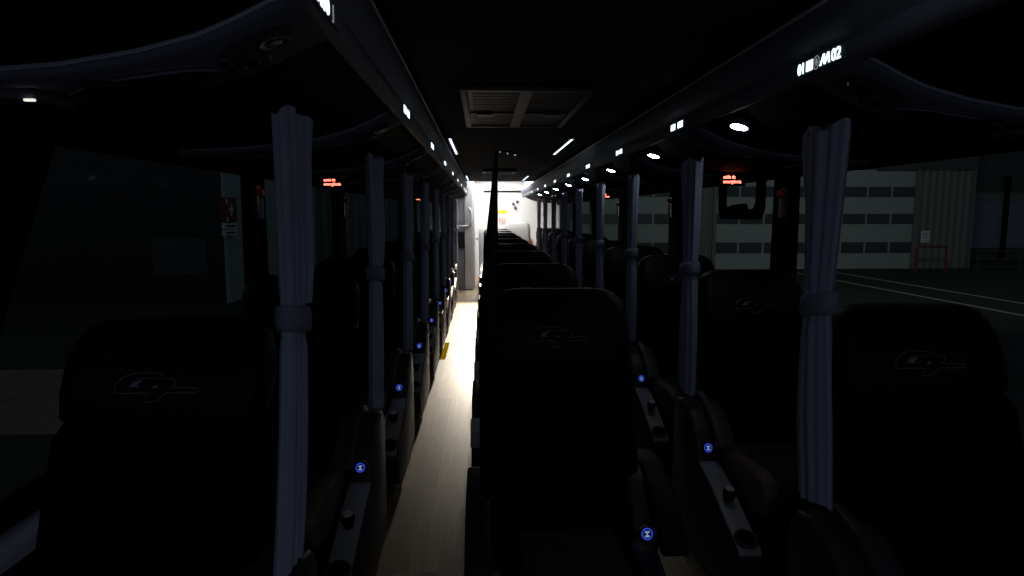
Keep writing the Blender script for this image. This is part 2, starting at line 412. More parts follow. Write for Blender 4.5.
def make_seat(name, cs, centre=False):
    """cs = +1: console at the +x side; origin on the floor under the head of the backrest; faces -y"""
    t = thing(name, '', 'seat')
    # backrest with side wings
    bm = B(); rings = []
    for z, hw, th in ((.33, .19, .05), (.36, .215, .11), (.45, .225, .135), (.60, .242, .14), (.78, .242, .13), (.90, .238, .12), (.940, .225, .11), (.96, .18, .06)):
        y = yfront(z); r = rrect(hw, y, y + th, z, .045, 5)
        rings.append([(x, yy - (.022 if abs(x) > hw * .72 and yy < y + th * .5 and .4 < z < .93 else 0), zz) for x, yy, zz in r])
    loft(bm, rings)
    # quilting channels pressed in the front
    for zc in (.56, .70, .84):
        box(bm, -.15, .15, yfront(zc) - .006, yfront(zc) + .02, zc - .045, zc + .045, .018, 3)
    back = obj('backrest', bm, M['seat'], t, smooth=True, sharp=60)
    # headrest
    bm = B()
    loft(bm, [rrect(.205, yfront(.93) - .008, yfront(.93) + .10, .925, .04, 5), rrect(.230, yfront(.95) - .02, yfront(.95) + .11, .948, .045, 5), rrect(.236, yfront(1.0) - .024, yfront(1.0) + .12, 1.0, .05, 5),
              rrect(.234, yfront(1.08) - .018, yfront(1.08) + .12, 1.08, .05, 5), rrect(.225, -.014, .095, 1.12, .05, 5), rrect(.202, -.002, .08, 1.142, .045, 5),
              rrect(.172, .012, .068, 1.156, .028, 5), rrect(.14, .026, .058, 1.161, .015, 5)])
    hd = obj('headrest', bm, M['head'], t, smooth=True, sharp=60)
    # embroidered emblem on the headrest
    def lp(p, dy=0.): 
        x = (p[0] - 490) * .000268; z = 1.018 - (p[1] - 280) * .000268
        return (x, yfront(z) - .0235 - dy, z)
    bm = B(); tube(bm, [lp(p) for p in LOGO], .0016, 5, closed=True); tube(bm, [lp(p) for p in LIN], .0011, 5)
    obj('emblem_outline', bm, M['thread'], hd)
    for q in (LG1, LG2):
        bm = B(); f = [bm.verts.new(lp(p, .002)) for p in q]; g = [bm.verts.new(lp(p, -.003)) for p in q]
        bm.faces.new(f); bm.faces.new(g[::-1])
        for i in range(len(q)): bm.faces.new((f[i], g[i], g[(i + 1) % len(q)], f[(i + 1) % len(q)]))
        obj('emblem_fill', bm, M['thread2'], hd)
    # cushion, leather bolsters, leg rest
    bm = B()
    prof = [(-.24, .36), (-.22, .44), (-.28, .475), (-.45, .485), (-.62, .50), (-.69, .485), (-.72, .44), (-.70, .37), (-.60, .345)]
    cw = .145 if centre else .175; prism(bm, prof, 'x', -cw, cw, .012, 3); obj('cushion', bm, M['pattern'], t, smooth=True, sharp=50)
    for s in (-1, 1):
        bm = B(); pr = [(y - (.01 if y < -.5 else 0), z + (.016 if z > .42 else 0)) for y, z in prof]
        a, b = sorted((s * (cw - .003), s * (cw + (.04 if centre else .057)))); prism(bm, pr, 'x', a, b, .022, 4)
        o = obj('cushion_bolster', bm, M['brown'] if s == cs and not centre else M['head'], t, smooth=True, sharp=50)
        if s == cs and not centre: o['label'] = 'brown leather bolster'
    bm = B(); prism(bm, [(-.71, .40), (-.735, .36), (-.80, .10), (-.785, .07), (-.75, .08), (-.67, .36)], 'x', -.21, .21, .02, 3); obj('leg_rest', bm, M['seat'], t, smooth=True, sharp=50)
    bm = B(); box(bm, -.19, .19, -.60, -.06, .0, .35, .015); obj('base', bm, M['plastic'], t)
    # arm console at the aisle side
    if centre: cx, px_, hw = .228 * cs, .283 * cs, .036
    else: cx, px_, hw = .292 * cs, .235 * cs, .043
    body = [(-.02, .10), (-.02, .56), (-.06, .615), (-.13, .628), (-.22, .605), (-.29, .55), (-.335, .49), (-.352, .435), (-.50, .395), (-.76, .292), (-.785, .27), (-.775, .21), (-.72, .12), (-.60, .06), (-.30, .05)]
    bm = B(); prism(bm, body, 'x', cx - hw, cx + hw, .012, 3); obj('console', bm, M['side'], t, smooth=True, sharp=45)
    # grey tray along the sloping front top
    if not centre:
        sl = atan((.395 - .292) / (.26)); ty = lambda y: .395 + (y + .50) * math.tan(sl) + .004
        bm = B(); prism(bm, [(-.36, .4385), (-.50, ty(-.50)), (-.765, ty(-.765)), (-.778, ty(-.778) - .006), (-.778, ty(-.778) - .022), (-.50, ty(-.50) - .02), (-.36, .42)], 'x', cx - hw + .004, cx + hw - .004, .004, 2)
        obj('tray', bm, M['tray'], t, smooth=True, sharp=45)
        nrm = Vector((0, -sin(sl), cos(sl)))
        c = Vector((cx, -.733, ty(-.733) + .0015))
        bm = B(); lathe(bm, [(.030, 0), (.038, 0), (.041, .006), (.038, .011), (.031, .011), (.030, .002)], c, nrm, 22); cu = obj('cup_holder', bm, M['side'], t, smooth=True)
        bm = B(); lathe(bm, [(.031, .002), (.031, .004), (.001, .004)], c, nrm, 22); obj('cup_well', bm, M['hole'], cu)
        c = Vector((cx, -.565, ty(-.565)))
        bm = B(); lathe(bm, [(.016, 0), (.016, .016), (.022, .020), (.024, .038), (.021, .050), (.011, .054), (.002, .055)], c, nrm, 16); kn = obj('control_knob', bm, M['plastic'], t, smooth=True)
        bm = B(); lathe(bm, [(.021, .046), (.015, .055), (.003, .057)], c + Vector((0, .004, .001)), nrm, 16); obj('knob_lit_cap', bm, M['cap'], kn, smooth=True)  # pale cap carries the light on the knob's top
    # usb socket on the hump's front
    un = Vector((0, -.95, .32)).normalized(); uc = Vector((cx, -.338, .485))
    bm = B(); lathe(bm, [(.027, -.01), (.027, .006), (.023, .010), (.018, .010)], uc, un, 20); us = obj('usb_socket', bm, M['plastic'], t, smooth=True)
    bm = B(); tube(bm, [uc + un * .0105 + (Vector((1, 0, 0)) * cos(a) + un.cross(Vector((1, 0, 0))) * sin(a)) * .0148 for a in [k * pi / 10 for k in range(20)]], .0022, 5, closed=True); obj('lit_ring', bm, M['usb_e'], us)
    bm = B()
    X1 = Vector((1, 0, 0)); Y1 = un.cross(X1)
    def q(u0, u1, v0, v1):
        vs = [bm.verts.new(uc + un * h + X1 * u + Y1 * v) for h in (.010, .012) for u, v in ((u0, v0), (u1, v0), (u1, v1), (u0, v1))]
        for f in ((0, 1, 2, 3), (7, 6, 5, 4), (0, 4, 5, 1), (1, 5, 6, 2), (2, 6, 7, 3), (3, 7, 4, 0)): bm.faces.new([vs[i] for i in f])
    q(-.0065, .0065, .003, .0075); q(-.0065, .0065, -.0085, -.004); q(-.002, .002, -.004, .003)
    obj('usb_mark', bm, M['usb_w'], us)
    bm = B(); tube(bm, [uc + un * .008 + (X1 * cos(a) + Vector((0, 0, 1)) * sin(a)) * .028 for a in [pi * .18 + k * pi * .64 / 8 for k in range(9)]], .0028, 5); obj('chrome_lip', bm, M['chrome'], us)
    # padded arm rest
    if centre:
        pad = [(.02, .57), (.02, .60), (-.04, .628), (-.14, .632), (-.26, .60), (-.36, .553), (-.435, .50), (-.45, .48), (-.435, .465), (-.33, .495), (-.22, .53), (-.1, .55)]
        bm = B(); prism(bm, pad, 'x', px_ - .04, px_ + .042, .014, 3)
    else:
        pad = [(-.02, .60), (-.06, .638), (-.13, .652), (-.23, .632), (-.33, .575), (-.40, .515), (-.405, .495), (-.385, .495), (-.30, .545), (-.2, .59), (-.1, .605)]
        bm = B(); prism(bm, pad, 'x', px_ - .036, px_ + .036, .010, 3)
    obj('armrest_pad', bm, M['head'] if centre else M['side'], t, smooth=True, sharp=45)
    # outer side panel
    ox = -cs * .255
    if centre:
        bm = B(); prism(bm, [(0, .03), (0, .55), (-.10, .60), (-.30, .585), (-.50, .47), (-.60, .30), (-.56, .03)], 'x', -cs * .298, -cs * .225, .012, 3); sp = obj('side_panel', bm, M['plastic'], t, smooth=True, sharp=45)
        bm = B(); prism(bm, [(-.44, .515), (-.51, .475), (-.545, .415), (-.53, .41), (-.44, .48)], 'x', -cs * .302, -cs * .235, .004, 2); e = obj('end_cap', bm, M['cap'], sp, smooth=True); e['label'] = 'light grey end cap'
    else:
        bm = B(); prism(bm, [(-.02, .30), (-.02, .55), (-.08, .60), (-.30, .575), (-.36, .53), (-.34, .49), (-.12, .50), (-.12, .30)], 'x', ox - .03, ox + .03, .012, 3); obj('window_side_armrest', bm, M['plastic'], t, smooth=True, sharp=45)
    return t

SP = 1.13
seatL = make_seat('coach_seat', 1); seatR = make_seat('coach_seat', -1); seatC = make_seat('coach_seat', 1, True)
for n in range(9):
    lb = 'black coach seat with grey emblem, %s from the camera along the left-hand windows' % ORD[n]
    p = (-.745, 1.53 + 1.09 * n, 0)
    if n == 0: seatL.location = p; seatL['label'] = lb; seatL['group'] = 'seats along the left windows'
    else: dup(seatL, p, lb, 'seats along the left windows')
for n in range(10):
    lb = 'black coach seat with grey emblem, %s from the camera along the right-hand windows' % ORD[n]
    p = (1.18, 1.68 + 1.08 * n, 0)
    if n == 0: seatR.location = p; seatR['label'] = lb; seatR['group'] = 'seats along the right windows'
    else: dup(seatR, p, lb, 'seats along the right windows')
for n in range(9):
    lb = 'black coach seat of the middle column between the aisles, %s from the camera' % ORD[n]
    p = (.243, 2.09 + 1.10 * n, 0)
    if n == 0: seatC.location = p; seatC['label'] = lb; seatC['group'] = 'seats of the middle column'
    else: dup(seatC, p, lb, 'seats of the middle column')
for c_, gs_ in tree_list(seatC):     # frontmost middle seat's pale cap removed to stand in for shade
    for g_, _ in gs_:
        if g_.name.startswith('end_cap'): bpy.data.objects.remove(g_)


# ------------------------------------------------------------------ curtains
def make_curtain(name, seed, top_w, tie_w, bot_w, m, tm, lean=0., depth=.05, tie=True, ztop=1.63, zbot=.65, ztie=1.172):
    """gathered curtain drawn lengthwise, origin at the top middle"""
    rnd = random.Random(seed); t = thing(name, '', 'curtain'); t.rotation_euler = (0, 0, -pi / 2)
    nk = rnd.choice((5, 6, 7)); ph = rnd.random() * 6
    def wd(z):
        if z >= ztie + .02:
            u = (z - ztie) / (ztop - ztie); return tie_w * .86 + (top_w - tie_w * .86) * u ** .8
        u = (ztie - z) / (ztie - zbot); return tie_w * .84 + (bot_w - tie_w * .84) * max(0, min(1, u * 1.8)) ** .7 - (.012 if u > .75 else 0) * (u - .75) * 4
    bm = B(); rings = []
    NZ, NT = 30, 72
    for i in range(NZ + 1):
        z = zbot + (ztop - zbot) * i / NZ; w = wd(z) * .5; u = (z - zbot) / (ztop - zbot)
        cx = lean * (1 - u) ** 3 + .006 * sin(5 * u + ph)
        ring = []
        amp = .40 if abs(z - ztie) > .06 else .14
        for k in range(NT):
            a = 2 * pi * k / NT
            rip = 1 + amp * .5 * sin(nk * 2 * a * .5 * 2 + ph + 1.6 * u) * abs(sin(a)) + amp * .25 * sin(nk * a - ph * 2 + 2.5 * u)
            zz = z
            if i == NZ: zz = z + .012 * sin(3 * a + ph)
            if i == 0: zz = z + .01 * sin(2 * a + ph)
            ring.append((cx + w * cos(a) * (1 + .05 * sin(nk * a + ph)), depth * .5 * sin(a) * rip * (.7 + .3 * w / (top_w * .5)), zz - ztop))
        rings.append(ring)
    loft(bm, rings); obj('curtain_cloth', bm, m, t, smooth=True, sharp=80)
    # one free outer fold beside the main bundle
    bm = B(); rings = []
    for i in range(17):
        u = i / 16; z = ztie + .03 + (ztop - ztie - .03) * u
        x0 = -(tie_w * .40 + (top_w * .5 + .012 - tie_w * .40) * u); wv = .012 + .012 * u
        rings.append([(x0 + wv * cos(a) , .012 + (.014 + .006 * u) * sin(a) + .004 * sin(6 * u), z - ztop + (.008 if i == 16 else 0) * cos(a)) for a in [2 * pi * k / 12 for k in range(12)]])
    loft(bm, rings); obj('outer_fold', bm, m, t, smooth=True, sharp=80)
    if tie:
        bm = B(); rings = []
        for dz, g in ((-.030, .90), (-.027, 1.02), (-.012, 1.09), (.012, 1.09), (.027, 1.02), (.030, .90)):
            rings.append([(lean * (1 - (ztie - zbot) / (ztop - zbot)) ** 3 + tie_w * .56 * g * cos(a), depth * .66 * g * sin(a), ztie + dz - ztop + .012 * cos(a)) for a in [2 * pi * k / 28 for k in range(28)]])
        loft(bm, rings); obj('tieback', bm, tm, t, smooth=True, sharp=60)
    # hooks and the rail piece they run on
    for k in range(3):
        x = (k - 1) * top_w * .36
        bm = B(); tube(bm, [(x, 0, -.025), (x, -.012, -.012), (x, -.01, .006), (x, 0, .014)], .0035, 6); obj('curtain_hook', bm, M['plastic'], t)
    bm = B(); tube(bm, [(-top_w * .5 - .02, 0, .014), (0, 0, .014), (top_w * .5 + .02, 0, .014)], .005, 6)
    tube(bm, [(-top_w * .5, 0, .014), (-top_w * .5, 0, .11)], .003, 6)
    obj('curtain_rail', bm, M['frit'], t)
    return t

gl, gr = 'curtains beside the left aisle', 'curtains beside the right aisle'
protos = [make_curtain('curtain', 11 + i, *w, M['cloth'], M['tie'], lean=l) for i, (w, l) in enumerate((((.165, .118, .140), .13), ((.165, .112, .150), .05), ((.160, .115, .135), .06)))]
protosR = [make_curtain('curtain', 31 + i, *w, M['cloth'], M['tie'], lean=l) for i, (w, l) in enumerate((((.190, .124, .160), .04), ((.225, .150, .19), .02), ((.190, .128, .165), .0)))]
for lst, x, y0, sp, g, sd in ((protos, -.43, 1.47, 1.10, gl, 'left'), (protosR, .888, 1.645, 1.07, gr, 'right')):
    for n in range(9):
        lb = 'blue-grey tied curtain, %s from the camera along the %s aisle' % (ORD[n], sd)
        p = (x, y0 + sp * n, 1.63)
        src = lst[n % 3]
        if n < 3: src.location = p; src['label'] = lb; src['group'] = g
        else: dup(src, p, lb, g)
# unlit narrow curtain, its shade put into black cloth, beside the middle column, seen along its edge
ct = thing('curtain', 'unlit narrow curtain coloured black for shade, hanging between the left aisle and the middle seats', 'curtain', (.0235, 1.72, 1.560))
bm = B(); rings = []
for i in range(25):
    u = i / 24; z = -.92 + .92 * u; w = .5 * min(.0012 - z * .108, .044) + .0008; xr = .010
    rings.append([(xr - w + w * cos(a) * (1 + .06 * sin(9 * a + 4 * u)), .06 * sin(a) * (1 - .4 * u) + .012 * cos(8 * a + 3 * u) * (1 - u), z) for a in [2 * pi * k / 40 for k in range(40)]])
loft(bm, rings); obj('curtain_cloth', bm, M['cloth_unlit'], ct, smooth=True, sharp=80)
bm = B(); tube(bm, [(.014, .05, -.96), (.014, .05, -.02), (.013, .03, .004), (.012, 0, .012)], .004, 6); tube(bm, [(.012, 0, .012), (.03, 0, .016), (.05, 0, .014), (.07, 0, .004)], .003, 6); obj('curtain_rail', bm, M['frit'], ct)
for k in range(3):
    bm = B(); lathe(bm, [(.002, -.004), (.005, 0), (.002, .004)], (.022 + .02 * k, -.006, .012 - .004 * k), (0, -1, 0), 8); obj('curtain_hook', bm, M['chrome'], ct)

# ------------------------------------------------------------------ overhead racks
def zund(t):
    """height of the service panels' underside at distance t from the rail"""
    pts = [(0, 1.762), (.06, 1.738), (.12, 1.708), (.18, 1.682), (.28, 1.655), (.40, 1.634), (.55, 1.620), (.70, 1.613), (1.0, 1.61)]
    for (a, za), (b, zb) in zip(pts, pts[1:]):
        if t <= b: return za + (zb - za) * (t - a) / (b - a)
    return pts[-1][1]
def rack(side, xr, s, y1, wall):
    r = thing('luggage_rack', 'dark overhead luggage rack with grey rounded rail above the %s seats' % side, 'luggage rack', (xr, 0, 1.76))
    tw = abs(wall - xr)
    bm = B(); poly = [(s * .025, .025)] + [(s * t, zund(t) + .024 - 1.76) for t in (.06, .12, .18, .28, .40, .55, .70)] + [(s * tw, zund(tw) + .026 - 1.76), (s * tw, .2), (s * .05, .2), (s * .03, .12)]
    prism(bm, poly, 'y', YF, y1); obj('rack_body', bm, M['rack'], r)
    bm = B(); poly = [(s * .075, .199), (s * .02, .185), (-s * .012, .165), (-s * .026, .135), (-s * .024, .10), (-s * .012, .065), (s * .001, .052), (s * .002, .045), (s * .03, .045), (s * .06, .12)]
    prism(bm, poly, 'y', YF, y1); obj('rack_rail', bm, M['rail'], r, smooth=True, sharp=50)
    bm = B(); tube(bm, [(-s * .0235, YF, .149), (-s * .0235, y1, .149)], .005, 8); obj('rail_highlight', bm, M['cap'], r, smooth=True)  # pale bead painted in as the highlight on the rail's upper edge
    bm = B(); poly = [(-s * .003, .044), (-s * .006, .03), (-s * .001, .006), (s * .008, -.004), (s * .022, -.006), (s * .035, .02), (s * .03, .046)]
    prism(bm, poly, 'y', YF, y1); obj('lower_rail', bm, M['rail'], r, smooth=True, sharp=50)
    return r
rack('left', XL, -1, 11.88, WL); rack('right', XR, 1, 13.6, WR)

def make_service(name, s):
    """overhead service panel hanging below the rack; origin at the rail, panel runs to the window"""
    t = thing(name, '', 'service panel')
    ts = [.012, .035, .06, .09, .12, .15, .18, .23, .28, .34, .40, .48, .56, .64, .72, .78]
    bm = B()
    def hw(u): return .115 if u < .5 else .115 - .02 * (u - .5) / .28
    rings = []
    for u in ts:
        z = zund(u) - 1.76; w = hw(u); rings.append([(s * u, -w, z + .004), (s * u, -w + .006, z), (s * u, w - .006, z), (s * u, w, z + .004), (s * u, w, z + .024), (s * u, -w + .004, z + .024)])
    loft(bm, rings); obj('panel_shell', bm, M['panel'], t, smooth=True, sharp=35)
    bm = B(); tube(bm, [(s * u, -hw(u) - .001, zund(u) - 1.76 + .019) for u in ts], .0042, 6); obj('edge_highlight', bm, M['edge'], t, smooth=True)  # pale strip stands in for light catching the panel's near edge
    def onp(u, v, d): 
        return Vector((s * u, v, zund(u) - 1.76 - d))
    def patch(u0, u1, vw, d0, d1, leaf=False, n=22, m=8):
        """closed lens-shaped plate following the panel: outline ellipse (or leaf) u0..u1"""
        b = bmesh.new(); top, botm = [], []
        for k in range(36):
            a = 2 * pi * k / 36; uu = (u0 + u1) / 2 + (u1 - u0) / 2 * cos(a)
            vv = vw * (sin(a) if not leaf else (abs(sin(a)) ** 1.35) * (1 if sin(a) > 0 else -1))
            top.append((uu, vv))
        uc = (u0 + u1) / 2
        rr = []
        for f in (1., .72, .40, .08):
            rr.append([onp(uc + (p[0] - uc) * f, p[1] * f, d1 if f < .99 else d1 * .6 + d0 * .4) for p in top])
        rr.insert(0, [onp(p[0], p[1], d0) for p in top])
        loft(b, rr); return b
    # dark oval recess with two round air nozzles and buttons
    bm = patch(.035, .20, .080, -.006, .003); rec = obj('control_recess', bm, M['panel_dark'], t, smooth=True, sharp=50)
    for (u, v) in ((.085, -.028), (.140, .022)):
        c = onp(u, v, .002); ax = Vector((-s * .35, 0, -1)).normalized()
        bm = B(); lathe(bm, [(.018, 0), (.032, 0), (.034, .008), (.029, .013), (.022, .012), (.018, .004)], c, ax, 20); nz = obj('air_nozzle', bm, M['side'], t, smooth=True)
        bm = B(); lathe(bm, [(.006, .002), (.017, .006), (.012, .013), (.002, .014)], c, ax, 16); obj('nozzle_core', bm, M['plastic'], nz, smooth=True)
    for k in range(3):
        bm = B(); c = onp(.172, -.03 + .03 * k, .004); lathe(bm, [(.008, 0), (.008, .003), (.006, .005), (.001, .005)], c, (0, 0, -1), 12); obj('call_button', bm, M['panel_dark'], t)
    # leaf shaped speaker grille
    bm = patch(.195, .455, .078, -.004, .010, True); gr_ = obj('speaker_grille', bm, M['panel_dark'], t, smooth=True, sharp=60)
    bm = B()
    for i in range(13):
        for j in range(-3, 4):
            u = .217 + i * .0175 + (.00875 if j % 2 else 0); v = j * .0172
            x = (u - .325) / .13
            if abs(x) < .95 and abs(v) < .075 * (1 - x * x) ** .675 - .010:
                lathe(bm, [(.0055, 0), (.0055, .003), (.0005, .003)], onp(u, v, .0095), (0, 0, -1), 6)
    o = obj('grille_holes', bm, M['hole'], gr_)
    bm = B(); pts = []
    for k in range(21):
        a = pi + pi * k / 20; x = cos(a); pts.append(onp(.325 + .133 * x, -.080 * abs(sin(a)) ** 1.35, .011))
    tube(bm, pts, .0028, 6); obj('grille_rim', bm, M['panel'], gr_, smooth=True)
    # diagonal strap seam
    bm = B(); tube(bm, [onp(.37 - .017 * k, -.118 + .0236 * k, .015) for k in range(11)], .0045, 6); obj('strap', bm, M['plastic'], t, smooth=True)
    # small outer lamp unit
    bm = B(); c = onp(.56, 0, .0); box(bm, c.x - .075, c.x + .075, -.06, .06, c.z - .014, c.z + .005, .008, 2); lu = obj('lamp_unit', bm, M['panel_dark'], t, smooth=True)
    bm = B(); box(bm, c.x - .05, c.x - .01, -.025, .025, c.z - .018, c.z - .012, .003, 2); obj('lamp_cover', bm, M['side'], lu)
    return t, c, onp

svR, cR, onR = make_service('service_panel', 1); svL, cL, onL = make_service('service_panel', -1)
bm = B(); box(bm, -.500, -.482, -.064, -.058, -.158, -.1535, .001)
for n in range(9):
    for sv, x, y0, sp, sd, last in ((svL, XL, 1.225, 1.2, 'left', 8), (svR, XR, 1.58, 1.16, 'right', 9)):
        if n >= last: continue
        lb = 'grey overhead service panel with speaker grille, %s from the camera under the %s rack' % (ORD[n], sd)
        g = 'service panels under the %s rack' % sd
        p = (x, y0 + sp * n, 1.76)
        if n == 0: sv.location = p; sv['label'] = lb; sv['group'] = g
        else: dup(sv, p, lb, g)
sl = obj('reading_slit_lamp', bm, M['slit_e'], None); sl.location = (XL, 1.225, 1.76)
tag(sl, 'small lit white slit lamp on the near left service panel', 'lamp')

# lit seat-number signs on the rails
def sign_base(t, s, L):
    bm = B(); box(bm, *sorted((-s * .0075, s * .004)), -L / 2 - .004, L / 2 + .004, .004, .041, .002); obj('sign_plate', bm, M['rail'], t)
def sgn_axes(s, y, z, L=0): return axes((-s * .0085, y, z), (0, -s, 0), (0, 0, 1))
def emblem(t, s, y):
    bm = B(); c = Vector((-s * .0085, y, .0215)); tube(bm, [c + Vector((0, cos(a) * .0135, sin(a) * .0155)) for a in [k * pi / 12 for k in range(24)]], .0012, 5, closed=True)
    box(bm, c.x - .001, c.x + .001, y - .002, y + .002, .013, .031); box(bm, c.x - .001, c.x + .001, y - .006, y + .006, .020, .024)
    obj('emblem', bm, M['emblem_e'], t)
def bars(bm, s, y, w):
    """framed seat pictogram, lit frame with dark slots"""
    for k in range(3):
        a = y - w / 2 + k * (w - .006) / 2; box(bm, -s * .0085 - .001, -s * .0085 + .001, a, a + .006, .009, .034)
    for z in (.009, .019, .029): box(bm, -s * .0085 - .001, -s * .0085 + .001, y - w / 2, y + w / 2, z, z + .0045)
def peak(bm, s, y, w):
    for k in range(4):
        a = y - w / 2 + k * w / 4
        prism(bm, [(a, .009), (a + .005, .009), (a + w / 4 + .001, .034), (a + w / 4 - .005, .034)] if k % 2 == 0 else [(a - .005, .034), (a + .001, .034), (a + w / 4 + .005, .009), (a + w / 4, .009)], 'x', -s * .0085 - .001, -s * .0085 + .001)
def sign_near_right():
    t = thing('seat_number_sign', '', 'seat number'); s = 1; sign_base(t, s, .21)
    bm = B(); text_mesh(bm, '01', .040, sgn_axes(s, .106, .008), .001, sx=.92); bars(bm, s, .046, .030); obj('lit_digits', bm, M['sign_e'], t)
    emblem(t, s, .012)
    bm = B(); peak(bm, s, -.030, .040); text_mesh(bm, '02', .040, sgn_axes(s, -.056, .008), .001, sx=1.05); obj('lit_digits', bm, M['sign_e'], t)
    return t
def sign_near_left():
    t = thing('seat_number_sign', '', 'seat number'); s = -1; sign_base(t, s, .21)
    bm = B(); peak(bm, s, -.085, .03); text_mesh(bm, '030', .042, sgn_axes(s, -.056, .006), .001, sx=1.05); obj('lit_digits', bm, M['sign_e'], t)
    bm = B(); box(bm, .0075, .0095, .040, .0418, .008, .036); box(bm, .0075, .0095, .034, .0418, .004, .0065); obj('lit_bar', bm, M['emblem_e'], t)
    return t
def sign_far(s):
    t = thing('seat_number_sign', '', 'seat number'); sign_base(t, s, .20)
    bm = B(); bars(bm, s, .052, .058); bars(bm, s, .052, .03); obj('lit_pictogram', bm, M['sign_e'], t)
    bm = B(); bars(bm, s, -.048, .062); bars(bm, s, -.048, .032); obj('lit_pictogram', bm, M['sign_e'], t)
    return t
fars = {}
for n in range(9):
    for s, x, y0, sp, sd, last in ((-1, XL, 1.215, 1.2, 'left', 8), (1, XR, 1.585, 1.16, 'right', 9)):
        if n >= last: continue
        g = 'lit seat numbers on the %s rail' % sd; p = (x, y0 + sp * n, 1.76)
        if n == 0:
            t = sign_near_right() if s > 0 else sign_near_left(); t.location = p
            t['label'] = 'lit white seat number sign %s on the right rack rail' % 'reading 01 and 02' if s > 0 else 'lit white seat number sign cut off at the top edge, on the left rack rail'
            t['group'] = g; continue
        lb = 'small lit white seat number sign, %s from the camera on the %s rack rail' % (ORD[n], sd)
        if s not in fars: fars[s] = sign_far(s); fars[s].location = p; fars[s]['label'] = lb; fars[s]['group'] = g
        else: dup(fars[s], p, lb, g)

# reading lights under the right rack
def make_reading():
    t = thing('reading_light', '', 'reading light'); ax = Vector((-.30, -.10, -1)).normalized()
    bm = B(); lathe(bm, [(.042, -.012), (.042, .004), (.036, .010), (.029, .008)], (0, 0, -.010), ax, 24); obj('bezel', bm, M['panel'], t, smooth=True)
    bm = B(); lathe(bm, [(.030, .004), (.030, .009), (.018, .013), (.002, .014)], (0, 0, -.010), ax, 24); obj('lens', bm, M['lens_e'], t, smooth=True)
    bm = B(); tube(bm, [(.045, -.01, 0), (.07, -.02, -.018), (.10, -.01, -.026), (.12, .0, -.035), (.12, .01, -.025)], .004, 6); obj('trim_loop', bm, M['panel'], t, smooth=True)
    bm = B(); box(bm, -.045, .06, -.035, .05, -.006, .012, .005); obj('mount', bm, M['panel_dark'], t)
    return t
rd = make_reading()
for n in range(8):
    lb = 'lit oval reading light under the right rack, %s from the camera' % ORD[n]; p = (.930, 2.33 + 1.17 * n, 1.740)
    if n == 0: rd.location = p; rd['label'] = lb; rd['group'] = 'reading lights under the right rack'
    else: dup(rd, p, lb, 'reading lights under the right rack')

# ceiling: roof hatch, far vent, strip lights
h = thing('roof_hatch', 'grey rectangular roof hatch with a crossbar in the dark ceiling', 'roof hatch', (.195, 3.43, CEIL))
bm = B()
for a in ((-.295, .295, -.60, -.56), (-.295, .295, .56, .60)): box(bm, *a, -.022, 0, .006)
for a in ((-.295, -.262, -.57, .57), (.262, .295, -.57, .57)): box(bm, *a, -.022, 0, .006)
obj('hatch_frame', bm, M['hatchm'], h, smooth=True)
bm = B(); box(bm, -.265, .265, -.565, .565, -.010, 0)
for k in range(15): box(bm, -.24, .24, -.53 + k * .072, -.50 + k * .072, -.0125, -.009, .001)
obj('hatch_panel', bm, M['hatchp'], h)
bm = B(); box(bm, -.03, .03, -.565, .565, -.020, -.008, .004); obj('crossbar', bm, M['hatchm'], h)
for s in (-1, 1):
    bm = B(); box(bm, s * .18 - .045, s * .18 + .045, .03, .13, -.03, -.008, .008); obj('handle', bm, M['hatchm'], h)
bm = B(); box(bm, -.26, .26, .055, .075, -.020, -.010, .002); obj('release_bar', bm, M['hatchm'], h)
v = thing('ceiling_vent', 'small dark grey vent housing in the ceiling toward the far end', 'vent', (.2, 8.2, CEIL))
bm = B(); box(bm, -.21, .21, -.25, .25, -.035, 0, .01); obj('vent_housing', bm, M['hatchm'], v)
bm = B()
for k in range(5): box(bm, -.17, .17, -.19 + k * .085, -.15 + k * .085, -.039, -.033, .001)
obj('vent_slats', bm, M['hatchp'], v)
first = None
for j, y in enumerate((.75, 5.3, 9.85)):
    for sd, x in (('left', -.235), ('right', .648)):
        lb = 'slim ceiling strip light beside the %s rack rail, %s' % (sd, ('just ahead of the camera overhead', 'between the roof hatch and the vent', 'near the far end')[j])
        if first is None:
            first = thing('ceiling_strip_light', lb, 'ceiling light', (x, y, CEIL), 'ceiling strip lights')
            bm = B(); box(bm, -.02, .02, -.62, .62, -.012, 0, .004); obj('housing', bm, M['hatchm'], first)
            bm = B(); box(bm, -.008, .008, -.59, .59, -.016, -.011, .002); obj('diffuser', bm, M['strip_e'], first)
        else: dup(first, (x, y, CEIL), lb, 'ceiling strip lights')

# red LED emergency signs
def led(x, y, z, lb, real=True):
    t = thing('emergency_sign', lb, 'emergency sign', (x, y, z), 'red emergency exit displays')
    bm = B(); box(bm, -.075, .075, 0, .03, -.038, .05, .004); obj('housing', bm, M['frit'], t)
    bm = B(); text_mesh(bm, 'saída de', .028, axes((-.055, -.001, .004), (1, 0, 0), (0, 0, 1)), .001, sx=.78)
    text_mesh(bm, 'emergência', .028, axes((-.055, -.001, -.022), (1, 0, 0), (0, 0, 1)), .001, sx=.80); obj('led_text', bm, M['led_e'], t)
led(-.915, 4.0, 1.605, 'red lit emergency exit display by the left windows, the one nearer the camera')
led(1.41, 3.6, 1.605, 'red lit emergency exit display by the right windows above the vent frame')
led(-.87, 9.0, 1.625, 'red lit emergency exit display by the left windows, the far one')
led(1.33, 7.0, 1.612, 'red lit emergency exit display by the right windows, the middle one')
led(1.28, 11.6, 1.66, 'red lit emergency exit display by the right windows, the farthest one')

